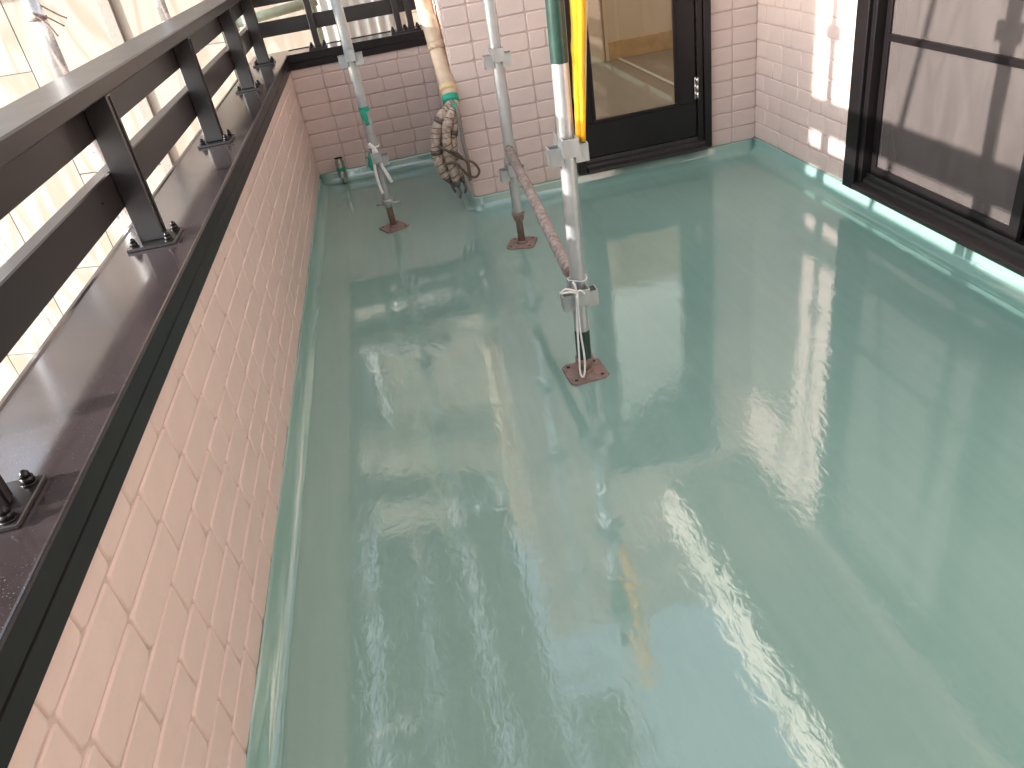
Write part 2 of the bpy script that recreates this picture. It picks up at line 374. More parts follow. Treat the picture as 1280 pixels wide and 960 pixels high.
# ---------------------------------------------------------------- house
house = thing('house', 'pink brick-faced house wall wrapping the green balcony, with black door and window', 'house', (1.2, YD, 0))
house.matrix_world = Matrix.Identity(4); house.location = (0, 0, 0)
ZT = 3.6
bw = BD * 0.45
def wallbox(name, a, b, m='joint'): return MB().box(a, b).obj(name, m, house)
DX0, DX1, DZ0, DZ1 = 0.972, 1.726, 0.078, 2.06
WY0, WY1, WZ0, WZ1 = 1.30, 3.10, 0.088, 2.02
dwall = MB()
dwall.box((XC, YD, -0.5), (DX0, YD + 0.16, ZT)).box((DX1, YD, -0.5), (XR + 0.16, YD + 0.16, ZT)).box((DX0, YD, DZ1), (DX1, YD + 0.16, ZT)).box((DX0, YD, -0.5), (DX1, YD + 0.16, DZ0))
dwall = dwall.obj('door_wall', 'joint', house)
rwall = MB()
rwall.box((XR, WY1, -0.5), (XR + 0.16, YD, ZT)).box((XR, YB, -0.5), (XR + 0.16, WY0, ZT)).box((XR, WY0, WZ1), (XR + 0.16, WY1, ZT)).box((XR, WY0, -0.5), (XR + 0.16, WY1, WZ0))
rwall = rwall.obj('window_wall', 'joint', house)
cwall = MB().box((XC, YD + 0.16, -0.5), (XC + 0.16, YE + 0.5, 2.65)).obj('return_wall', 'joint', house)
rear = MB().box((lx(YB), YB - 0.16, -0.5), (XR, YB, 2.5)).obj('rear_wall', 'siding', house)
MB().box((0.2, YB, 0.075), (XR, YB + 0.02, 0.24), 0.004).obj('baseboard', 'tan', house)
NB = lambda u, z: z < 1.3
inside = lambda a0, a1, b0, b1: (lambda x0, x1, z0, z1: x1 > a0 + 0.01 and x0 < a1 - 0.01 and z1 > b0 + 0.02 and z0 < b1 - 0.02)
bricks(dwall, (XC, YD, 0), (1, 0, 0), 0.066, 2.30, DX0 - XC, row_stack, None, NB)
bricks(dwall, (DX1, YD, 0), (1, 0, 0), 0.066, 2.30, XR - DX1, lambda r, L: iter([0.137, 0.137]), None, NB)
bricks(rwall, (XR, YD, 0), (0, -1, 0), 0.074, 2.30, YD - WY1, row_right, None, NB)
bricks(rwall, (XR, WY0, 0), (0, -1, 0), 0.074, 2.30, WY0 - YB, row_right, None, lambda u, z: False)
bricks(cwall, (XC, YE, 0), (0, -1, 0), 0.066, 2.60, YE - YD, row_right, None, lambda u, z: False)
MB().box((XC - 0.012, YD - 0.012, 2.60), (XC + 0.1, YE, 2.65)).obj('upper_cladding', 'siding', house)
# eave slab over the window side
eave = MB().box((1.42, YB, 2.32), (XR, YD, 2.46)).obj('eave', 'eave', house)
MB().box((1.395, YB, 2.29), (1.42, YD, 2.70), 0.004).obj('fascia', 'eave', eave)

# door (parts lie in real layers, front towards -y)
door = MB()
door.box((1.022, 4.035, 0.150), (1.652, 4.075, 0.330), 0.003).box((1.022, 4.035, 0.330), (1.082, 4.075, 1.86), 0.003).box((1.545, 4.035, 0.330), (1.652, 4.075, 1.86), 0.003).box((1.022, 4.035, 1.86), (1.652, 4.075, 2.0), 0.003)
door = door.obj('door', 'black', house)
# room behind the glazed door, seen through it
rm = MB().box((0.9, YD + 0.16, -0.05), (3.4, 7.05, 0.05)).obj('room_floor', 'room_floor', house)
MB().box((2.135, YD + 0.5, 0.05), (2.165, 7.0, 0.056)).obj('painted_sun_line', 'strip', rm)  # pale colour stands in for a sunlit line on the floor
rw_ = MB().box((0.9, 7.0, 0.05), (3.4, 7.1, 2.2)).obj('room_wall', 'room_wall', house)
MB().box((2.06, 6.975, 0.05), (3.4, 7.0, 0.20), 0.003).obj('baseboard', 'tan', rw_)
MB().box((2.03, 6.97, 0.05), (2.06, 7.0, 2.2), 0.003).obj('corner_trim', 'room_wall', rw_)
MB().box((3.4, YD + 0.16, 0.05), (3.5, 7.1, 2.2)).obj('room_wall', 'room_wall', house)
MB().box((0.8, YD + 0.16, 0.05), (0.9, 7.1, 2.2)).obj('room_wall', 'room_wall', house)
bead = MB()
for a, b in (((1.078, 4.028, 0.325), (1.549, 4.040, 0.345)), ((1.078, 4.028, 0.345), (1.094, 4.040, 1.85)), ((1.533, 4.028, 0.345), (1.549, 4.040, 1.85))): bead.box(a, b, 0.003)
bead.obj('glazing_bead', 'black', door)
MB().box((1.088, 4.05, 0.338), (1.539, 4.056, 1.865)).obj('pane', 'door_glass', door)
fr = MB()
fr.box((DX0 - 0.004, 4.012, 0.080), (1.018, 4.10, 2.06), 0.003).box((1.656, 4.022, 0.080), (1.690, 4.10, 2.06), 0.003).box((1.690, 4.008, 0.080), (DX1 + 0.004, 4.10, 2.06), 0.003).box((1.018, 4.012, 2.004), (1.656, 4.10, 2.06), 0.003)
fr.obj('door_frame', 'black', door)
si = MB(); si.prism([(3.985, 0.080), (3.985, 0.098), (4.012, 0.108), (4.012, 0.122), (4.030, 0.128), (4.030, 0.147), (4.10, 0.147), (4.10, 0.080)], 1.018, 1.690, 0)
si.obj('door_sill', 'bronze', door)
hg = MB()
for z in (0.352, 0.389, 0.426): hg.tube([(1.654, 4.016, z), (1.654, 4.016, z + 0.035)], 0.0075, 12)
hg.box((1.640, 4.024, 0.352), (1.668, 4.032, 0.461)); hg.obj('hinge', 'chrome', door)

# sliding window with insect screen (front towards -x)
win = MB()
win.box((1.958, 3.020, 0.084), (2.06, WY1 + 0.004, 2.03), 0.003).box((1.975, 2.990, 0.10), (2.10, 3.019, 2.02), 0.002)
win.box((1.958, WY0, 0.084), (2.06, WY0 + 0.08, 2.03), 0.003).box((1.958, WY0 + 0.08, 1.96), (2.06, 3.02, 2.03), 0.003)
win = win.obj('window', 'black', house)
sl_ = MB(); sl_.prism([(1.952, 0.092), (1.952, 0.108), (1.958, 0.112), (1.985, 0.124), (1.985, 0.140), (2.000, 0.144), (2.000, 0.162), (2.006, 0.162), (2.006, 0.146), (2.10, 0.150), (2.10, 0.092)], WY0 + 0.08, 3.019, 1)
sl_.obj('window_sill', 'bronze', win)
scr = MB()
scr.box((2.016, 2.958, 0.150), (2.036, 2.988, 1.95), 0.002).box((2.016, 2.135, 0.150), (2.036, 2.178, 1.95), 0.002)
scr.box((2.016, 2.178, 0.150), (2.036, 2.958, 0.192), 0.002).box((2.016, 2.178, 1.90), (2.036, 2.958, 1.95), 0.002)
scr = scr.obj('screen_frame', 'black', win)
MB().box((2.013, 2.178, 0.702), (2.034, 2.958, 0.728), 0.002).obj('screen_crossbar', 'black', win)
MB().box((2.027, 2.178, 0.192), (2.029, 2.958, 1.90)).obj('insect_screen', 'screen', win)
sash = MB()
for (y0, y1, x) in ((2.10, 2.985, 2.055), (1.385, 2.20, 2.085)):
    sash.box((x, y0, 0.152), (x + 0.025, y0 + 0.05, 1.95), 0.002).box((x, y1 - 0.05, 0.152), (x + 0.025, y1, 1.95), 0.002).box((x, y0 + 0.05, 0.152), (x + 0.025, y1 - 0.05, 0.215), 0.002).box((x, y0 + 0.05, 1.89), (x + 0.025, y1 - 0.05, 1.95), 0.002)
sash.obj('sash', 'black', win)
for (y0, y1, x) in ((2.15, 2.935, 2.065), (1.435, 2.15, 2.095)):
    MB().box((x, y0, 0.215), (x + 0.006, y1, 1.89)).obj('pane', 'win_glass', win)
MB().box((2.16, WY0, 0.0), (2.18, WY1, 2.1)).obj('dark_backing', 'tape_brown', win)  # opaque dark backing stands in for the unlit interior
MB().tube([(1.998, 2.995, 0.215), (1.998, 2.995, 0.255)], 0.005, 8).obj('latch', 'string', win)

# ---------------------------------------------------------------- parapet
par = thing('balcony_parapet', 'low pink brick parapet with dark metal coping on two sides of the balcony', 'parapet', (LW0, 0, 0), -math.atan(LWS))
YL1 = YE + 0.24
pw = MB().box((-0.185, YB - 0.2, -0.6), (0, YL1 - 0.02, 0.72)).obj('side_wall', 'joint', par)
inv = Matrix.Translation((LW0, 0, 0)) @ Matrix.Rotation(-math.atan(LWS), 4, 'Z')
pe = MB().box((lx(YE), YE, -0.6), (XC, YE + 0.185, 0.72)).obj('end_wall', 'joint', par)
pe.matrix_parent_inverse = inv.inverted()
bricks(pw, (0, YB, 0), (0, 1, 0), 0.060, 0.722, YE - YB, row_side, None, lambda u, z: u > 1.75)
bricks(pe, (lx(YE), YE, 0), (1, 0, 0), 0.068, 0.722, XC - lx(YE), row_mix)
# coping: sheet-metal cap with a folded fascia
cp = MB()
prof = [(0.0095, 0.735), (0.0095, 0.798), (0.007, 0.800), (-0.200, 0.800), (-0.204, 0.804), (-0.212, 0.804), (-0.214, 0.800), (-0.214, 0.720), (-0.190, 0.720), (-0.190, 0.735)]
fprof = [(0.010, 0.714), (0.015, 0.714), (0.015, 0.752), (0.0115, 0.7535), (0.0115, 0.7565), (0.015, 0.758), (0.015, 0.7965), (0.012, 0.7992), (0.010, 0.7992)]
cp.prism(prof, YB - 0.2, YE - 0.014, 1)
cap = cp.obj('coping', 'cap', par)
MB().prism(fprof, YB - 0.2, YE - 0.016, 1).obj('fascia', 'black', par)
cj = MB().box((-0.214, YE - 0.014, 0.735), (0.010, YL1, 0.7995)).obj('corner_coping', 'cap', par)
ce = MB()
q = [(YE - (p), z) for p, z in prof]
ce.prism(q, lx(YE) + 0.012, XC - 0.012, 0)
fe = MB().prism([(YE - p, z) for p, z in fprof], lx(YE) + 0.016, XC - 0.012, 0).obj('fascia', 'black', par); fe.matrix_parent_inverse = inv.inverted()
ce = ce.obj('end_coping', 'cap', par); ce.matrix_parent_inverse = inv.inverted()

# ---------------------------------------------------------------- railing
rail = thing('balcony_railing', 'dark bronze metal railing bolted on the parapet coping', 'railing', (LW0, 0, 0), -math.atan(LWS))
YR1 = 5.06
MB().box((-0.215, YB - 0.2, 1.160), (-0.070, YR1 + 0.20, 1.200), 0.004).obj('top_rail', 'bronze', rail)
MB().box((-0.156, YB - 0.2, 1.070), (-0.134, YR1 + 0.14, 1.1595), 0.002).obj('upper_rail', 'bronze', rail)
MB().box((-0.172, YB - 0.2, 0.902), (-0.134, YR1 + 0.14, 0.994), 0.003).obj('middle_rail', 'bronze', rail)
def e_part(mb, name, m):
    o = mb.obj(name, m, rail); o.matrix_parent_inverse = inv.inverted(); return o
YP = YE + 0.07
e_part(MB().box((lx(YE) - 0.06, YP, 1.160), (XC - 0.03, YP + 0.145, 1.200), 0.004), 'top_rail', 'bronze')
e_part(MB().box((lx(YE) - 0.13, YP + 0.064, 1.070), (XC - 0.03, YP + 0.086, 1.1595), 0.002), 'upper_rail', 'bronze')
e_part(MB().box((lx(YE) - 0.13, YP + 0.064, 0.902), (XC - 0.03, YP + 0.102, 0.985), 0.003), 'middle_rail', 'bronze')
post_me = MB().box((-0.0315, -0.019, 0.008), (0.0315, 0.019, 0.3595), 0.0025).box((0.0320, -0.004, 0.010), (0.0345, 0.004, 0.356)).mesh('post', 'bronze')
plate_me = MB().box((-0.062, -0.056, 0.0), (0.060, 0.056, 0.008), 0.0015).mesh('base_plate', 'bronze')
bolt_me = MB().tube([(0, 0, 0), (0, 0, 0.003)], 0.012, 12).tube([(0, 0, 0.003), (0, 0, 0.012)], 0.0095, 6).tube([(0, 0, 0.012), (0, 0, 0.019), (0, 0, 0.023)], [0.0075, 0.0065, 0.002], 10).mesh('bolt', 'black')
def post(M):
    p = link('post', post_me, rail); p.matrix_local = M
    b = link('base_plate', plate_me, p); b.location = (0.002, 0, 0)
    for sx in (-1, 1):
        for sy in (-1, 1):
            k = link('bolt', bolt_me, p); k.location = (sx * 0.043 + 0.002, sy * 0.040, 0.008); k.rotation_euler.z = random.random()
for y in (-1.15, -0.10, 0.945, 2.02, 3.07, 4.14, 4.93): post(Matrix.Translation((-0.102, y, 0.8005)))
for x in (-0.285, 0.225, 0.300): post(inv.inverted() @ Matrix.Translation((x, YP + 0.032, 0.8005)) @ Matrix.Rotation(-math.pi / 2, 4, 'Z'))

# ---------------------------------------------------------------- scaffold poles standing on the balcony
TR = 0.0243
def sock():
    m = MB()
    for k, dz in ((0, 0.0), (1, 0.0), (2, 0.028), (3, 0.028)):
        a = [0, math.pi, -math.pi / 2, math.pi / 2][k]; ca, sa = math.cos(a), math.sin(a)
        t = MB(); h = 0.052
        t.box((TR - 0.006, -0.024, dz), (TR + 0.034, -0.0205, dz + h)).box((TR - 0.006, 0.0205, dz), (TR + 0.034, 0.024, dz + h)).box((TR + 0.0305, -0.0206, dz), (TR + 0.0345, 0.0206, dz + h))
        m.add([(x * ca - y * sa, x * sa + y * ca, z) for x, y, z in t.v], t.f)
    return m
sock_me = {k: sock().mesh('wedge_socket', k) for k in ('zinc', 'zinc_old')}
def base_plate(hw, c, rust):
    m = MB(); pr = [(-hw + c, -hw), (hw - c, -hw), (hw, -hw + c), (hw, hw - c), (hw - c, hw), (-hw + c, hw), (-hw, hw - c), (-hw, -hw + c)]
    m.prism([(x, y) for x, y in pr], 0.0, 0.007, 2)
    return m
def pole(loc, label, zbot, sockets, zinc, plate_rot, lean, handle=False, collar='rust', top=4.6, bands=(), hw=0.066):
    t = thing('scaffold_pole', label, 'scaffold pole', loc, 0, 'scaffold poles on the balcony floor')
    def at(z): return (lean[0] * z, lean[1] * z)
    ax = lambda z: (*at(z), z)
    MB().tube([ax(zbot), ax(top)], TR, 24, False).obj('tube', zinc, t)
    for z in sockets:
        o = link('wedge_socket', sock_me[zinc if zinc in sock_me else 'zinc'], t); o.location = (*at(z), z - 0.04)
    for (z0, z1) in bands: MB().tube([ax(z0), ax(z1)], TR + 0.0012, 24, False).obj('painted_band', 'green_paint', t)
    jk = MB().tube([(0, 0, 0.006), ax(zbot + 0.25)], 0.0170, 16)
    jk.tube([(0, 0, 0.0065), (0, 0, 0.018)], [0.026, 0.018], 16)
    jk = jk.obj('jack', collar, t)
    p = base_plate(hw, 0.016, collar).obj('base_plate', collar, jk); p.rotation_euler.z = plate_rot
    for sx in (-1, 1):
        for sy in (-1, 1):
            h = MB().tube([(0, 0, 0), (0, 0, 0.0006)], 0.0065, 12).obj('bolt_hole', 'steel_dark', jk)
            v = Matrix.Rotation(plate_rot, 4, 'Z') @ Vector((sx * hw * 0.68, sy * hw * 0.68, 0.0072)); h.location = v
    nut = MB().tube([ax(zbot - 0.030), ax(zbot - 0.026), ax(zbot - 0.012), ax(zbot), ax(zbot + 0.012)], [0.020, 0.024, 0.026, 0.031, 0.031], 16)
    if handle: nut.tube([(-0.062, 0.012, zbot - 0.014), (0.062, -0.012, zbot - 0.014)], 0.006, 8)
    nut.obj('jack_nut', collar if not handle else 'zinc_old', jk)
    return t
pole((-0.074, 4.035, 0.0), 'grey scaffold pole with green tape scraps standing in the alcove', 0.150, (0.38, 0.872, 1.35, 2.3), 'zinc_old', R(24), (-0.012, 0.0), True, top=4.6)
pole((0.514, 3.432, 0.0), 'slim scaffold pole in front of the pink wall corner, carrying the brown tube', 0.150, (0.358, 0.845, 1.33, 2.3), 'zinc', R(-22), (0.014, 0.0))
pole((0.478, 2.190, 0.0), 'scaffold pole with green bands and yellow strap on a rusty square plate', 0.052, (0.298, 0.768, 1.25, 2.2), 'zinc', R(3), (0.028, 0.0), bands=((0.052, 0.17), (1.004, 1.45)), hw=0.068)

# brown tube between the two poles
led = thing('scaffold_ledger', 'weathered brown steel tube slung between two scaffold poles', 'scaffold tube', (0.495, 2.8, 0.40))
lo = Vector((0.495, 2.8, 0.40)); A = Vector((0.514, 3.395, 0.462)) - lo; B = Vector((0.478, 2.262, 0.350)) - lo
MB().tube([A, B], 0.0205, 16).obj('tube', 'ledger', led)
d = (B - A).normalized()
MB().tube([A - d * 0.02, A + d * 0.03], [0.016, 0.0225], 12).obj('end_cap', 'ledger', led)
wd_ = MB().add([B + Vector(v) for v in ((-0.004, 0.015, -0.012), (0.004, 0.015, -0.012), (0.004, 0.015, 0.012), (-0.004, 0.015, 0.012), (-0.004, -0.035, -0.055), (0.004, -0.035, -0.055), (0.004, -0.035, -0.018), (-0.004, -0.035, -0.018))], [(0, 1, 2, 3), (4, 7, 6, 5), (0, 4, 5, 1), (1, 5, 6, 2), (2, 6, 7, 3), (3, 7, 4, 0)])
wd_.obj('wedge', 'rust', led)

# yellow strap beside the near pole
ys = thing('yellow_strap', 'bright yellow strap hanging down along the scaffold pole', 'strap', (0.545, 2.18, 0.80))
ylo = Vector((0.545, 2.18, 0.80))
yp = [(0.605, 2.18, 1.75), (0.568, 2.175, 1.15), (0.556, 2.175, 1.03), (0.546, 2.172, 0.91), (0.535, 2.165, 0.79)]
MB().tube([Vector(p) - ylo for p in smooth_path(yp, 5)], [0.022] * 6 + [0.020] * 5 + [0.017] * 5 + [0.014] * 5, 14, True, 0.45, (0, 1, 0)).obj('webbing', 'yellow', ys)
MB().tube([Vector(p) + Vector((0.006, -0.014, 0)) - ylo for p in smooth_path(yp, 5)], [0.010] * 6 + [0.009] * 5 + [0.008] * 5 + [0.007] * 5, 8, True, 0.5, (0, 1, 0)).obj('folded_edge', 'yellow', ys)
MB().tube([Vector(p) + Vector((0.026 - 0.003 * i, 0.004, 0)) - ylo for i, p in enumerate(yp)], [0.008, 0.007, 0.0065, 0.005, 0.003], 8).obj('cream_cord', 'cream', ys)

# white string tied on the near pole
ws = thing('white_string', 'white plastic string tied in a bow round the scaffold pole socket', 'string', (0.46, 2.135, 0.06))
wlo = Vector((0.46, 2.135, 0.06))
def strand(pts, r, par_, name, m, lo_, flat=0.5, n=6):
    return MB().tube([Vector(p) - lo_ for p in smooth_path(pts, n)], r, 8, True, flat, (0, 1, 0)).obj(name, m, par_)
strand([(0.466, 2.128, 0.335), (0.440, 2.122, 0.347), (0.416, 2.120, 0.349), (0.428, 2.120, 0.360), (0.452, 2.124, 0.350), (0.466, 2.127, 0.337)], 0.004, ws, 'bow_loop', 'string', wlo)
strand([(0.466, 2.128, 0.337), (0.462, 2.124, 0.362), (0.458, 2.13, 0.375)], 0.0035, ws, 'bow_end', 'string', wlo)
strand([(0.466, 2.128, 0.337), (0.478, 2.126, 0.342), (0.492, 2.13, 0.327)], 0.0035, ws, 'bow_end', 'string', wlo)
strand([(0.466, 2.128, 0.335), (0.459, 2.142, 0.22), (0.452, 2.135, 0.12), (0.447, 2.128, 0.045), (0.452, 2.122, 0.026)], 0.0034, ws, 'hanging_tail', 'string', wlo)
strand([(0.467, 2.127, 0.335), (0.466, 2.140, 0.20), (0.468, 2.132, 0.10), (0.463, 2.126, 0.050), (0.455, 2.124, 0.024)], 0.0034, ws, 'hanging_tail', 'string', wlo)
loopz = [(0.486 + math.cos(a) * 0.030, 2.190 + math.sin(a) * 0.030, 0.357 + 0.004 * math.sin(2 * a)) for a in [i * math.pi / 8 for i in range(17)]]
strand(loopz, 0.0032, ws, 'wrap', 'string', wlo, 0.6, 2)

# white plastic strip and green tape on the alcove pole
wp = thing('plastic_strip', 'white plastic strip knotted on the alcove scaffold pole', 'strip', (-0.08, 4.0, 0.22)); plo = Vector((-0.08, 4.0, 0.22))
strand([(-0.100, 3.985, 0.470), (-0.082, 3.985, 0.450), (-0.070, 3.983, 0.420), (-0.060, 3.988, 0.350), (-0.040, 3.985, 0.290), (-0.030, 3.99, 0.255)], 0.009, wp, 'strip_tail', 'string', plo, 0.25)
strand([(-0.080, 3.985, 0.452), (-0.090, 3.983, 0.400), (-0.098, 3.986, 0.330), (-0.096, 3.985, 0.250), (-0.088, 3.99, 0.205)], 0.007, wp, 'strip_tail', 'string', plo, 0.25)
strand([(-0.078 + math.cos(a) * 0.028, 4.035 + math.sin(a) * 0.028, 0.442) for a in [i * math.pi / 8 for i in range(17)]], 0.004, wp, 'knot', 'string', plo, 0.6, 2)
for (z, dx, L) in ((0.628, -0.006, 0.075), (0.415, -0.030, 0.085)):
    gt = thing('green_tape', 'green masking tape scrap %s the alcove scaffold pole' % ('stuck high on' if z > 0.5 else 'hanging low beside'), 'tape', (-0.08, 4.0, z - L)); glo = Vector((-0.08, 4.0, z - L))
    if z > 0.5:
        MB().tube([Vector((-0.0815, 4.035, z - 0.012)) - glo, Vector((-0.0815, 4.035, z + 0.012)) - glo], TR + 0.0015, 20, False).obj('tape_wrap', 'green_tape', gt)
        strand([(-0.090, 4.008, z), (-0.086, 4.004, z - 0.03), (-0.078, 4.006, z - L)], [0.014] * 9 + [0.009] * 4, gt, 'tape_tail', 'green_tape', glo, 0.15)
    else:
        strand([(-0.100, 4.015, z + 0.004), (-0.104, 4.000, z - 0.02), (-0.114, 3.998, z - 0.05), (-0.112, 4.0, z - L)], [0.014] * 9 + [0.012] * 6 + [0.007] * 4, gt, 'tape_tail', 'green_tape', glo, 0.15)

# chrome pipe stub in the corner of the alcove
st = thing('overflow_pipe', 'short shiny steel pipe stub wrapped with green tape in the alcove corner', 'pipe', (-0.335, 5.055, 0))
MB().tube([(0, 0, 0.045), (0, 0, 0.168)], 0.0275, 24, False).tube([(0, 0, 0.168), (0, 0, 0.046)], 0.0245, 24, False).obj('sleeve', 'chrome', st)
MB().tube([(0.004, -0.004, 0.0), (0.002, 0, 0.09)], 0.011, 16).obj('stem', 'chrome', st)
MB().box((-0.0245, -0.002, 0.05), (0.0245, 0.002, 0.12)).obj('inner_plate', 'zinc_old', st)
MB().tube([(0, 0, 0.088), (0, 0, 0.108)], 0.0292, 24, False).obj('tape_band', 'green_tape', st)

# ---------------------------------------------------------------- pipe bundle by the wall corner
du = thing('pipe_duct', 'beige plastic pipe duct coming down the pink wall corner', 'duct', (0.35, 4.0, 0.52)); dlo = Vector((0.35, 4.0, 0.52))
dpts = [(0.322, 4.27, 2.7), (0.326, 4.26, 1.6), (0.328, 4.25, 1.035), (0.337, 4.20, 0.928), (0.344, 4.15, 0.82)]
MB().tube([Vector(p) - dlo for p in smooth_path(dpts, 5)], 0.043, 20).obj('duct_run', 'beige_duct', du)
MB().tube([Vector(p) - dlo for p in smooth_path([(0.342, 4.155, 0.83), (0.349, 4.07, 0.691), (0.351, 4.0, 0.595), (0.347, 3.97, 0.524)], 6)], [0.040] * 13 + [0.037] * 6, 20).obj('duct_elbow', 'beige_duct', du)
MB().tube([Vector(p) - dlo for p in ((0.3435, 4.16, 0.845), (0.345, 4.145, 0.812))], 0.046, 20).obj('joint_band', 'beige_duct', du)
MB().tube([Vector(p) - dlo for p in ((0.3505, 4.012, 0.612), (0.3500, 3.992, 0.583))], 0.0415, 20).obj('tape_band', 'green_tape', du)
MB().tube([Vector(p) - dlo for p in ((0.3485, 4.045, 0.655), (0.3500, 4.025, 0.63))], 0.0415, 20).obj('tape_band', 'cream', du)
bn = thing('pipe_bundle', 'bundle of taped air conditioner pipes hanging in a hook at the wall corner', 'pipes', (0.29, 3.93, 0.20)); blo = Vector((0.29, 3.93, 0.20))
SA = [(0.347, 3.965, 0.555), (0.320, 3.955, 0.560), (0.285, 3.95, 0.535), (0.255, 3.95, 0.486), (0.232, 3.95, 0.420), (0.226, 3.95, 0.348), (0.238, 3.95, 0.279), (0.256, 3.95, 0.235)]
SB = [(0.350, 3.955, 0.560), (0.325, 3.935, 0.535), (0.295, 3.925, 0.475), (0.283, 3.92, 0.390), (0.286, 3.92, 0.300), (0.296, 3.92, 0.215)]
SC = [(0.353, 3.96, 0.555), (0.340, 3.95, 0.480), (0.318, 3.95, 0.390), (0.312, 3.95, 0.300), (0.326, 3.95, 0.225)]
SD = [(0.340, 3.975, 0.550), (0.300, 3.975, 0.535), (0.268, 3.975, 0.450), (0.262, 3.97, 0.350), (0.270, 3.965, 0.260)]
rb = random.Random(3)
for P_, r_ in ((SA, 0.026), (SB, 0.023), (SC, 0.019), (SD, 0.022)):
    pp = [Vector(p) - blo for p in smooth_path(P_, 6)]
    o = MB().tube(pp, [r_ * rb.uniform(0.90, 1.1) for _ in pp], 14).obj('insulated_pipe', 'strand', bn)
    dd = (pp[-1] - pp[-2]).normalized()
    MB().tube([pp[-1] - dd * 0.015, pp[-1] + dd * 0.012, pp[-1] + dd * 0.03], [r_ * 0.95, r_ * 0.8, r_ * 0.6], 12).obj('taped_end', 'tape_brown', o)
    e0 = pp[-1] + dd * 0.025
    MB().tube([e0, e0 + dd * 0.03 + Vector((rb.uniform(-.012, .012), 0, -0.012)), e0 + dd * 0.045 + Vector((rb.uniform(-.02, .02), -0.006, -0.022))], 0.007, 8).obj('bare_pipe_end', 'tape_brown', o)
    for k in (len(pp) // 3, len(pp) * 2 // 3):
        d_ = (pp[k + 1] - pp[k]).normalized()
        MB().tube([pp[k] - d_ * 0.012, pp[k] + d_ * 0.012], r_ * 1.12, 14).obj('tape_wrap', 'tape_brown' if rb.random() < 0.6 else 'strand', o)
    hx = []
    L_ = len(pp)                                  # loose spiral of tape round the pipe
    for i in range(L_ * 4 - 4):
        a = i * 0.62 + 1.3 * math.sin(i * 0.21 + r_ * 300); k = i // 4; f = (i % 4) / 4; c = pp[k].lerp(pp[k + 1], f); tt = (pp[k + 1] - pp[k]).normalized(); uu = tt.orthogonal().normalized(); vv = tt.cross(uu)
        hx.append(c + (uu * math.cos(a) + vv * math.sin(a)) * r_ * 1.03)
    MB().tube(hx, 0.0024, 5).obj('binding_cord', 'cable', o)
hs = thing('drain_hose', 'grey corrugated drain hose hanging beside the pipe bundle', 'hose', (0.37, 3.93, 0.19)); hlo = Vector((0.37, 3.93, 0.19))
hp = [Vector(p) - hlo for p in smooth_path([(0.350, 3.962, 0.600), (0.366, 3.925, 0.560), (0.368, 3.92, 0.500), (0.367, 3.925, 0.400), (0.374, 3.93, 0.322), (0.371, 3.93, 0.256), (0.368, 3.93, 0.197)], 14)]
MB().tube(hp, [0.0115 if i % 2 else 0.0085 for i in range(len(hp))], 10).obj('hose_run', 'hose', hs)
MB().tube([hp[8] + Vector((0, 0, 0.012)), hp[8] - Vector((0, 0, 0.022))], 0.0128, 12).obj('tape_band', 'green_tape', hs)
cb_ = thing('electric_cable', 'dark cable looped out of the pipe bundle towards the wall corner', 'cable', (0.33, 3.9, 0.22)); clo = Vector((0.33, 3.9, 0.22))
strand([(0.239, 3.915, 0.405), (0.262, 3.885, 0.395), (0.292, 3.89, 0.371), (0.338, 3.90, 0.329), (0.395, 3.90, 0.297), (0.420, 3.90, 0.250), (0.398, 3.90, 0.220), (0.359, 3.90, 0.237), (0.330, 3.89, 0.285), (0.299, 3.885, 0.321), (0.256, 3.90, 0.317)], 0.0068, cb_, 'cable_run', 'cable', clo, 1.0)
strand([(0.290, 3.885, 0.385), (0.330, 3.885, 0.355), (0.365, 3.89, 0.300), (0.372, 3.89, 0.235)], 0.0055, cb_, 'cable_run', 'cable', clo, 1.0)

# ---------------------------------------------------------------- outside: plywood-clad neighbour, its scaffold, overhead deck
ang = math.atan2(0.5, -0.87)                       # wall runs away to the left
nb = thing('plywood_house', 'neighbouring house under construction, walls sheathed in bare plywood', 'house', (0.62, 6.65, -2.9), math.atan2(-0.30, 0.954))
PW, PH = 0.91, 1.82
pan_me = MB().box((0.004, 0, 0.004), (PW - 0.004, 0.012, PH - 0.004), 0.002).mesh('plywood_panel', 'ply')
core = MB().box((-13 * PW, 0.016, 0), (0.0, 0.5, 7.7)).obj('wall_core', 'tape_brown', nb)
for i in range(13):
    for j in range(5):
        if j == 4 and not i % 2: continue
        o = link('plywood_panel', pan_me, nb); o.location = (-(i + 1) * PW, 0, j * PH + random.uniform(-0.004, 0.004) - (0.91 if i % 2 else 0))
for i in (3, 7):
    MB().box((-i * PW - 0.05, -0.035, 0), (-i * PW + 0.055, -0.002, 7.6), 0.003).obj('batten', 'hose', nb)

MT['dark_room'] = mat('dark_opening', (0.05, 0.05, 0.055), 0.3)
for (u, z, w2, h2) in ((-2.6, 5.1, 1.3, 1.1), (-5.6, 5.1, 1.6, 1.1), (-0.9, 6.9, 0.6, 0.8)):
    f_ = MB().box((u, -0.030, z), (u + w2, -0.003, z + 0.06)).box((u, -0.030, z + h2 - 0.06), (u + w2, -0.003, z + h2)).box((u, -0.030, z + 0.06), (u + 0.06, -0.003, z + h2 - 0.06)).box((u + w2 - 0.06, -0.030, z + 0.06), (u + w2, -0.003, z + h2 - 0.06)).box((u + w2 / 2 - 0.02, -0.028, z + 0.06), (u + w2 / 2 + 0.02, -0.003, z + h2 - 0.06)).obj('window', 'white_sheet', nb)
    MB().box((u + 0.06, -0.012, z + 0.06), (u + w2 - 0.06, -0.004, z + h2 - 0.06)).obj('pane', 'dark_room', f_)
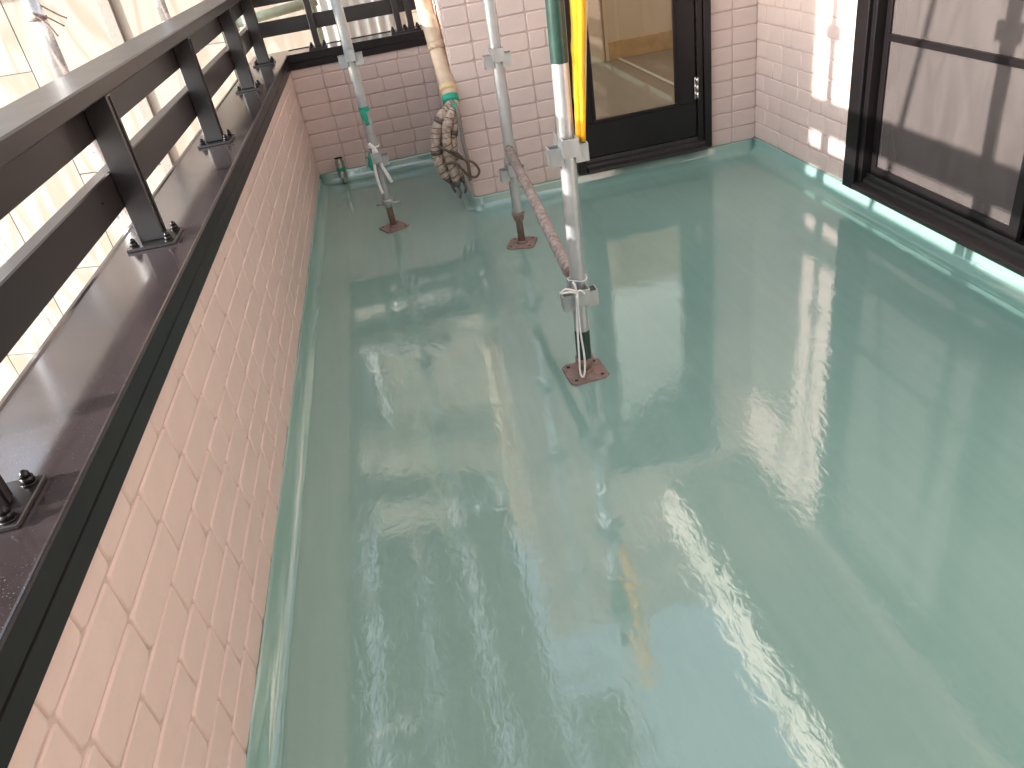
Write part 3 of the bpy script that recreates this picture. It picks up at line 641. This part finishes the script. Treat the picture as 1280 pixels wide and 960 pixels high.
for k, z in enumerate((4.75, 6.55)):
    t = thing('neighbour_deck', '%s scaffold deck along the plywood house' % ('lower' if k == 0 else 'upper'), 'scaffold deck', (0.62, 6.65, -2.9), math.atan2(-0.30, 0.954))
    MB().box((-9.0, -0.75, z), (-0.3, -0.35, z + 0.04)).obj('deck_plate', 'plank', t)
    for u in (-8.5, -6.2, -3.9, -1.6): MB().box((u, -0.75, z - 0.05), (u + 0.05, -0.003, z - 0.002)).obj('bracket', 'zinc_old', t)
    for dz in (0.45, 0.9): MB().tube([(-9.0, -0.80, z + dz), (-0.3, -0.80, z + dz)], 0.021, 8).obj('guard_tube', 'zinc_old', t)
def outer_pole(x, y, label, m='zinc_bright', top=5.2, z0=-2.9, r=TR):
    t = thing('outer_scaffold_pole', label, 'scaffold pole', (x, y, z0), 0, 'scaffold poles outside the railing')
    MB().tube([(0, 0, 0), (0, 0, top - z0)], r, 20).obj('tube', m, t)
    MB().tube([(0, 0, 1.115 - z0), (0, 0, 1.355 - z0)], r + 0.0022, 20).obj('joint_sleeve', m, t)
    for z in (0.62, 1.57):
        o = link('wedge_socket', sock_me['zinc'], t); o.location = (0, 0, z - z0)
    MB().box((-0.07, -0.07, 0), (0.07, 0.07, 0.006)).obj('base_plate', 'rust', t)
    if x < -1: MB().tube([(-0.70, 0.045, 3.66 - z0), (0.10, 0.045, 3.66 - z0)], 0.021, 12).obj('bracket', 'zinc_old', t)
    return t
op1 = outer_pole(-1.02, 3.005, 'shiny steel scaffold pole outside the railing beside plywood, with bent wire')
outer_pole(-1.02, 4.86, 'shiny steel scaffold pole outside the railing near its far corner')
outer_pole(-1.02, 1.15, 'shiny steel scaffold pole outside the near stretch of railing')
for pts in (((0.0, -0.03, 4.22), (0.035, -0.02, 4.20), (0.07, 0.0, 4.165)), ((0.0, -0.03, 4.215), (0.03, -0.03, 4.185), (0.045, -0.02, 4.14)), ((0.02, 0.0, 4.24), (0.06, 0.0, 4.205), (0.085, 0.01, 4.185))):
    MB().tube(smooth_path(pts, 4), 0.0028, 6).obj('tie_wire', 'rust', op1)
MB().tube([(0.0, 0.0, 4.195), (0.0, 0.0, 4.205)], TR + 0.006, 16).obj('wire_loop', 'rust', op1)
br = thing('scaffold_brace', 'slanting steel brace tube outside the railing of the outer scaffold', 'scaffold tube', (-1.3, 2.85, -2.9))
MB().tube([(0, 0.55, 0), (0, -0.85, 6.6)], 0.018, 12).obj('tube', 'zinc_bright', br)
MB().box((-0.03, 0.52, 0), (0.03, 0.60, 0.03)).obj('foot', 'rust', br)
# tube with clamps beyond the corner of the railing
gt_ = thing('clamped_tube', 'pale green scaffold tube clamped level beyond the end railing', 'scaffold tube', (-0.5, 5.62, 0.99)); 
MT['pale'] = mat('pale_green_paint', (0.46, 0.52, 0.38), 0.5, 0.2, 20)
MB().tube([(-0.55, 0.0, -0.030), (0.26, 0.0, 0.035)], 0.030, 20).obj('tube', 'pale', gt_)
cl = MB().box((-0.225, -0.045, -0.055), (-0.165, 0.045, 0.040), 0.006).box((-0.215, -0.062, -0.020), (-0.175, -0.045, 0.010), 0.004); cl.tube([(-0.195, -0.062, -0.005), (-0.195, -0.085, -0.005)], 0.009, 8)
cl.obj('clamp', 'zinc', gt_)
cl2 = MB().box((-0.315, -0.045, -0.060), (-0.265, 0.045, 0.032), 0.006); cl2.obj('clamp', 'zinc', gt_)
ep = outer_pole(-0.28, 5.68, 'pale scaffold pole behind the end railing carrying the level green tube', 'pale')
# white sheeting beyond the end railing
sh = MB(); n_ = 40
vs_ = []; fs_ = []
for i in range(n_ + 1):
    x = -0.30 + 0.62 * i / n_
    for k in range(9):
        z = -2.9 + 4.4 * k / 8
        vs_.append((x, 6.05 + 0.012 * math.sin(i * 1.3) + 0.01 * math.sin(k * 2 + i * 0.3), z)); 
m_ = len(vs_)
vs_ += [(a, b + 0.006, c) for a, b, c in vs_]
for i in range(n_):
    for k in range(8):
        a = i * 9 + k; fs_.append((a, a + 9, a + 10, a + 1)); fs_.append((m_ + a, m_ + a + 1, m_ + a + 10, m_ + a + 9))
tag(sh.add(vs_, fs_, True).obj('plastic_sheet', 'white_sheet'), 'white rippled plastic sheet hanging beyond the end railing', 'sheet')

# overhead scaffold deck seen only as a mirror image in the wet floor
for k, x in enumerate((-1.55, -1.25)):
    t = thing('scaffold_deck', 'galvanised scaffold deck plank high above the railing, %s' % ('outer one' if k == 0 else 'inner one'), 'scaffold deck', (x, 3.2, 3.72), 0, 'overhead scaffold decks')
    MB().box((-0.12, -3.6, 0), (0.12, 3.6, 0.035), 0.003).obj('deck_plate', 'plank', t)
    for s_ in (-1, 1): MB().box((s_ * 0.125 - 0.004, -3.6, -0.03), (s_ * 0.125 + 0.004, 3.6, 0.04)).obj('side_rail', 'zinc_old', t)
# unseen decking added overhead to keep open sky out of the floor's reflection
for k, (x, lab) in enumerate(((-0.92, 'next to the parapet side'), (-0.44, 'second in from the parapet side'), (0.10, 'beside the house corner'), (0.62, 'in front of the door wall'))):
    t = thing('scaffold_deck', 'galvanised deck plank added above the balcony poles to hide sky, %s' % lab, 'scaffold deck', (x, 3.9 if k < 3 else 1.35, 4.25), 0, 'overhead scaffold decks')
    MB().box((-0.20, -1.9, 0), (0.20, 2.6, 0.035), 0.003).obj('deck_plate', 'plank', t)
    for s_ in (-1, 1): MB().box((s_ * 0.206 - 0.005, -1.9, -0.025), (s_ * 0.206 + 0.005, 2.6, 0.045)).obj('side_rail', 'zinc_old', t)
for y, lab in ((2.245, 'near the green-banded pole'), (4.09, 'over the alcove pole')):
    t = thing('deck_transom', 'level scaffold tube under the added overhead decks, %s' % lab, 'scaffold tube', (0.0, y, 4.2))
    MB().tube([(-1.2, 0, 0), (0.95, 0, 0)], 0.021, 12).obj('tube', 'zinc_old', t)

# unseen grey sheets added far left to block the sun, with a gap between
for k, (y0, y1, lab) in enumerate(((2.86, 3.66, 'narrow'), (4.02, 5.6, 'wide'))):
    t = thing('sun_blocker', '%s grey sheet on tubes, added out of view to block the sun' % lab, 'sheet', (-4.0, (y0 + y1) / 2, -2.9))
    c_ = (y0 + y1) / 2
    vs_ = []; fs_ = []
    for i in range(13):
        for s_ in (0, 1):
            for z in (4.35, 6.35): vs_.append((0.02 * math.sin(i * 1.7) + 0.006 * s_, y0 - c_ + (y1 - y0) * i / 12, z))
    for i in range(12):
        a = i * 4; fs_ += [(a, a + 4, a + 5, a + 1), (a + 2, a + 3, a + 7, a + 6), (a, a + 2, a + 6, a + 4), (a + 1, a + 5, a + 7, a + 3)]
    MB().add(vs_, fs_).obj('blocker_sheet', 'sheet', t)
    MB().tube([(0.03, y0 - c_, 0), (0.03, y0 - c_, 6.5)], TR, 10).tube([(0.03, y1 - c_, 0), (0.03, y1 - c_, 6.5)], TR, 10).obj('support_tubes', 'zinc', t)

S.render.engine = 'CYCLES'
S.cycles.caustics_reflective = False; S.cycles.caustics_refractive = False
S.cycles.max_bounces = 10; S.cycles.diffuse_bounces = 5; S.cycles.glossy_bounces = 5; S.cycles.transparent_max_bounces = 8
